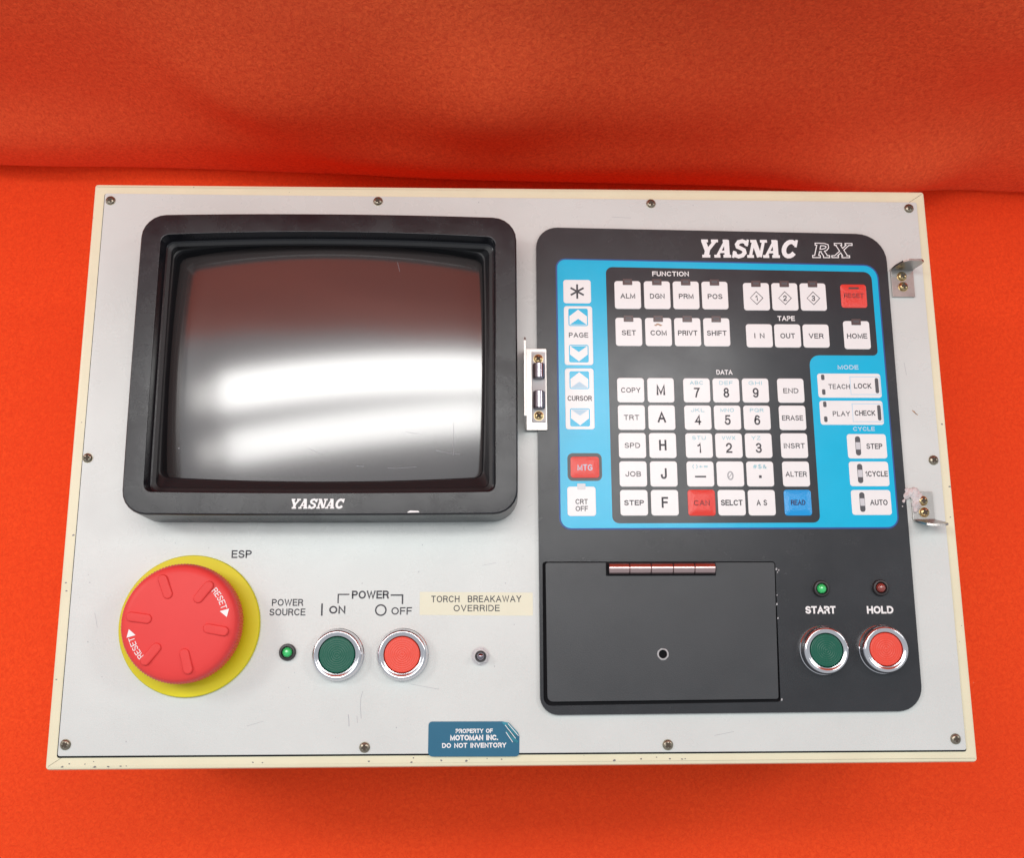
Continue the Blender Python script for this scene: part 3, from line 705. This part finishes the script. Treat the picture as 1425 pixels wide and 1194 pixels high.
def off(b): stroke(b, [tuple(p) for p in circ(-77.6, -87.1, 2.9, 36)], .85, Z0, closed=True); text(b, 'OFF', -65.8, -87.6, 11.6, 4.2, Z0, 0, .008)
print_on('lettering', off)
# ---- labels stuck on the plate
bm = bmesh.new(); slab(bm, rpoly([(-55.6, -89.9), (8.9, -90.6), (8.9, -77.6), (-55.6, -76.9)], .4, 2), 0.02, .12)
text(bm, 'TORCH  BREAKAWAY', -23.4, -81.0, 51.4, 3.7, .16, 1, -.002, 1.05); text(bm, 'OVERRIDE', -23.2, -86.2, 26.2, 3.6, .16, 1, -.002, 1.05)
part('caption_label', bm, ['sticker', 'ink'], 'cream paper label reading TORCH BREAKAWAY OVERRIDE')
bm = bmesh.new()
slab(bm, rpoly([(-49.9, -167.0), (0.6, -167.3), (0.8, -155.5), (-7.5, -148.5), (-49.8, -148.3)], [2.4, 2.0, 3, 4, 2.0], 4), 0.02, .14)
text(bm, 'PROPERTY OF', -24.4, -153.5, 20.6, 2.3, .18, 1, .03); text(bm, 'MOTOMAN INC.', -24.4, -157.1, 26.6, 2.9, .18, 1, .04); text(bm, 'DO NOT INVENTORY', -24.4, -161.2, 35.6, 2.6, .18, 1, .03)
lb = part('property_label', bm, ['sticker_b', 'white'], 'blue property label with a crumpled top right corner')
bm = bmesh.new()
F = [[(-9.4, -148.6, .2), (-5.2, -149.1, 1.0), (.2, -154.8, .6), (-1.4, -156.6, .3), (-6.4, -152.2, .5)],
     [(-7.0, -152.6, .3), (-1.6, -156.9, .8), (.3, -159.6, .3), (-1.2, -160.4, .2), (-5.6, -156.4, .2)]]
for q in F:
    v = [bm.verts.new(p) for p in q]; c = bm.verts.new((sum(p[0] for p in q)/5, sum(p[1] for p in q)/5, 1.2))
    for i in range(5): bm.faces.new((v[i], v[(i+1) % 5], c))
sub('torn_corner', bm, 'foil', lb)
bm = bmesh.new()
for k, (a, b) in enumerate((((-7.2, -150.4), (-1.4, -157.6)), ((-5.6, -149.6), (.2, -156.2)), ((-6.8, -154.2), (-3.0, -159.6)))): stroke(bm, [a, b], .35, 1.25+.02*k)
sub('crease', bm, 'white', lb)

# ---- roller catch between monitor and keypad
def ramp_box(bm, x0, y0, x1, y1, z0, z1, m=0): slab(bm, rect(x0, y0, x1, y1, .3, 2), z0, z1, .2, m)
bm = bmesh.new()
slab(bm, rect(5.6, 16.8, 18.2, 66.8, .6, 3), 2.02, 3.4, .25)
# upright leg leaning slightly, with clipped corners
ys = [16.8, 61.5, 66.8]; prof = [(66.8, 2.1), (66.8, 26.5), (64, 30), (19.8, 30), (17.0, 26.5), (17.0, 2.1)]
A = []; B = []
for y, z in prof:
    x = 5.2-.055*z
    A.append(bm.verts.new((x, y, z))); B.append(bm.verts.new((x+1.1, y, z)))
bm.faces.new(A); bm.faces.new(B[::-1])
for i in range(6): bm.faces.new((A[i], B[i], B[(i+1) % 6], A[(i+1) % 6]))
rc = part('roller_catch', bm, 'steel', 'steel angle bracket with two rollers between screen and keypad', smooth=30)
bm = bmesh.new(); slab(bm, rect(9.2, 21.6, 17.4, 64.6, .5, 3), 3.4, 4.1, .2); sub('mounting_strip', bm, 'bracket', rc)
def ybarrel(bm, cx, y0, y1, cz, r, n=20):
    R = []
    for y, q in ((y0, r-.5), (y0+.5, r), (y1-.5, r), (y1, r-.5)):
        R.append([bm.verts.new((cx+q*math.cos(2*math.pi*i/n), y, cz+q*math.sin(2*math.pi*i/n))) for i in range(n)])
    for A_, B_ in zip(R, R[1:]):
        for i in range(n): bm.faces.new((A_[i], A_[(i+1) % n], B_[(i+1) % n], B_[i]))
    bm.faces.new(R[0]); bm.faces.new(R[-1][::-1])
for y0, y1 in ((47.6, 57.0), (29.4, 40.0)):
    bm = bmesh.new(); ybarrel(bm, 13.3, y0, y1, 5.2, 3.6); sub('roller', bm, 'roller', rc, smooth=40)
for y in (60.2, 25.4):
    bm = screw_bm(2.6, .9); o = sub('screw', bm, ['brass', 'slot_shade'], rc, smooth=50, loc=(13.2, y, 4.1)); o.rotation_euler = (0, 0, .7)

# ---- the two cover brackets on the right
def bracket(x0, y0, x1, y1, up, lean, h, label, skew):
    bm = bmesh.new(); slab(bm, rect(x0, y0, x1, y1, .5, 3), .02, 1.4, .2)
    ye = y1 if up else y0; t = 1.2 if up else -1.2
    pr = [(x0+.1, .6), (x0+.6, h*.45), (x0+2.4+skew*.3, h*.86), (x0+5+skew*.5, h), (x1-2+skew*.8, h), (x1+skew, h*.86), (x1+skew*.8, h*.6), (x1, h*.28), (x1, .6)]
    A = [bm.verts.new((x, ye-t+lean*z/h, z)) for x, z in pr]; B = [bm.verts.new((x, ye+lean*z/h, z)) for x, z in pr]; n = len(pr)
    bm.faces.new(A); bm.faces.new(B[::-1])
    for i in range(n): bm.faces.new((A[i], B[i], B[(i+1) % n], A[(i+1) % n]))
    return part('cover_bracket', bm, 'steel', label, smooth=30)
for pts in ([(-228, 40), (-226.5, 33)], [(-238, -88), (-236, -96)], [(-60, -128), (-44, -131)], [(-150, -150), (-141, -147.5)], [(236, 60), (236.8, 52)], [(60, 153), (72, 152.4)], [(-20, -62), (-12, -60.5)], [(110, -157), (121, -155)]):
    bm = bmesh.new(); stroke(bm, pts, .16, .03); part('scratch', bm, 'pencil')
b1 = bracket(232.0, 101.4, 246.0, 119.6, True, 1.0, 16, 'small angle bracket beside the top of the keypad', 1.5)
b2 = bracket(232.8, -36.4, 245.8, -19.4, False, -4.5, 13, 'small angle bracket with dried adhesive near the AUTO key', 3.0)
for b, pts in ((b1, ((238.6, 114.6), (238.9, 107.9))), (b2, ((239.3, -24.9), (239.6, -31.7)))):
    for x, y in pts:
        o = sub('screw', screw_bm(2.75, 1.9), ['brass', 'slot_shade'], b, smooth=50, loc=(x, y, 1.4)); o.rotation_euler = (0, 0, random.random())
bm = bmesh.new(); lathe(bm, [(1.2, 0), (1.2, .2)], n=16); bm.free()
# dried adhesive
bm = bmesh.new()
rr = random.Random(11)
nx, ny = 44, 44; vg = {}
chain = [(236.6, -22.5, 3.2, 1.9), (235.4, -27.5, 3.0, 1.7), (234.4, -31.0, 1.7, 1.1), (232.0, -20.2, 2.8, 1.7), (229.4, -22.2, 2.1, 1.5), (227.7, -25.2, 1.5, 1.2), (226.8, -28.2, 1.0, .9), (229.6, -18.2, 1.4, .9), (235.2, -18.6, 2.3, 1.1)]
for j in range(ny+1):
    for i in range(nx+1):
        x = 224+16.5*i/nx; y = -35+19*j/ny
        f = sum(h*math.exp(-((x-cx)**2+(y-cy)**2)/(0.62*r*r)) for cx, cy, r, h in chain)
        f *= 1+.18*math.sin(x*2.3+y*1.1)*math.sin(y*2.9-x*.7)+.08*math.sin(x*5.1+1)*math.sin(y*4.7)
        if f > .34: vg[(i, j)] = bm.verts.new((x, y, 1.2+1.25*f))
for j in range(ny):
    for i in range(nx):
        q = [(i, j), (i+1, j), (i+1, j+1), (i, j+1)]
        if all(k in vg for k in q): bm.faces.new([vg[k] for k in q])
edge = [e for e in bm.edges if e.is_boundary]
ext = bmesh.ops.extrude_edge_only(bm, edges=edge)
for e in ext['geom']:
    if isinstance(e, bmesh.types.BMVert): e.co.z = .1 if e.co.x > 230.5 else 2.0
sub('dried_adhesive', bm, 'residue', b2, smooth=60)

bm = bmesh.new()
for k, (px, py, q) in enumerate(((84.6, 82.0, .9), (86.2, 82.6, 1.0), (87.6, 82.0, .9), (85.4, 82.8, .6))):
    slab(bm, [Vector((px+q*(1+.3*math.sin(a*2.7+k))*math.cos(a*.785), py+q*.45*(1+.3*math.cos(a*1.9+k))*math.sin(a*.785))) for a in range(8)], 2.72, 2.74+.004*k)
sub('worn_spot', bm, 'rust', kp)
# ---- small wear marks on the plate
def mark(pts, wd, m, name='scratch'):
    bm = bmesh.new(); stroke(bm, pts, wd, .03); return part(name, bm, m)
mark([(-94.4, -144.2), (-94.0, -147.0), (-93.8, -150.6)], .32, 'pencil', 'pencil_mark')
mark([(-86.6, -131.6), (-87.6, -135.0), (-87.8, -140), (-87.2, -146.5)], .22, 'pencil', 'pencil_mark')
mark([(-89.6, -145.0), (-89.2, -148.8)], .20, 'pencil', 'pencil_mark')
mark([(238.4, 30.2), (240.0, 28.4), (241.6, 27.2)], .5, 'rust'); mark([(239.4, 29.8), (240.8, 27.6)], .35, 'rust')
rr = random.Random(5)
for k in range(44):
    x, y = (rr.uniform(-248, 8), rr.uniform(-158, -42)) if k < 34 else (rr.uniform(-240, 240), rr.uniform(149, 162))
    if (x-EX)**2+(y-EY)**2 < 43**2: continue
    q = rr.uniform(.12, .34); bm = bmesh.new(); slab(bm, circ(x, y, q, 7), 0.01, .04); part('dirt_speck', bm, 'pencil')
# chips along the lower lip of the box
for k in range(34):
    if k < 24: x, y = rr.uniform(-250, 100), rr.uniform(-171.2, -167.8)
    elif k < 29: x, y = rr.uniform(254.5, 258.0), rr.uniform(-160, 60)
    else: x, y = rr.uniform(-257, -254), rr.uniform(-140, 40)
    q = rr.uniform(.25, .8)
    bm = bmesh.new()
    P = [Vector((x+q*rr.uniform(.6, 1.6)*math.cos(a*.9), y+q*rr.uniform(.4, 1.0)*math.sin(a*.9))) for a in range(7)]
    slab(bm, P, -1.39, -1.34); part('paint_chip', bm, 'bracket_dk')
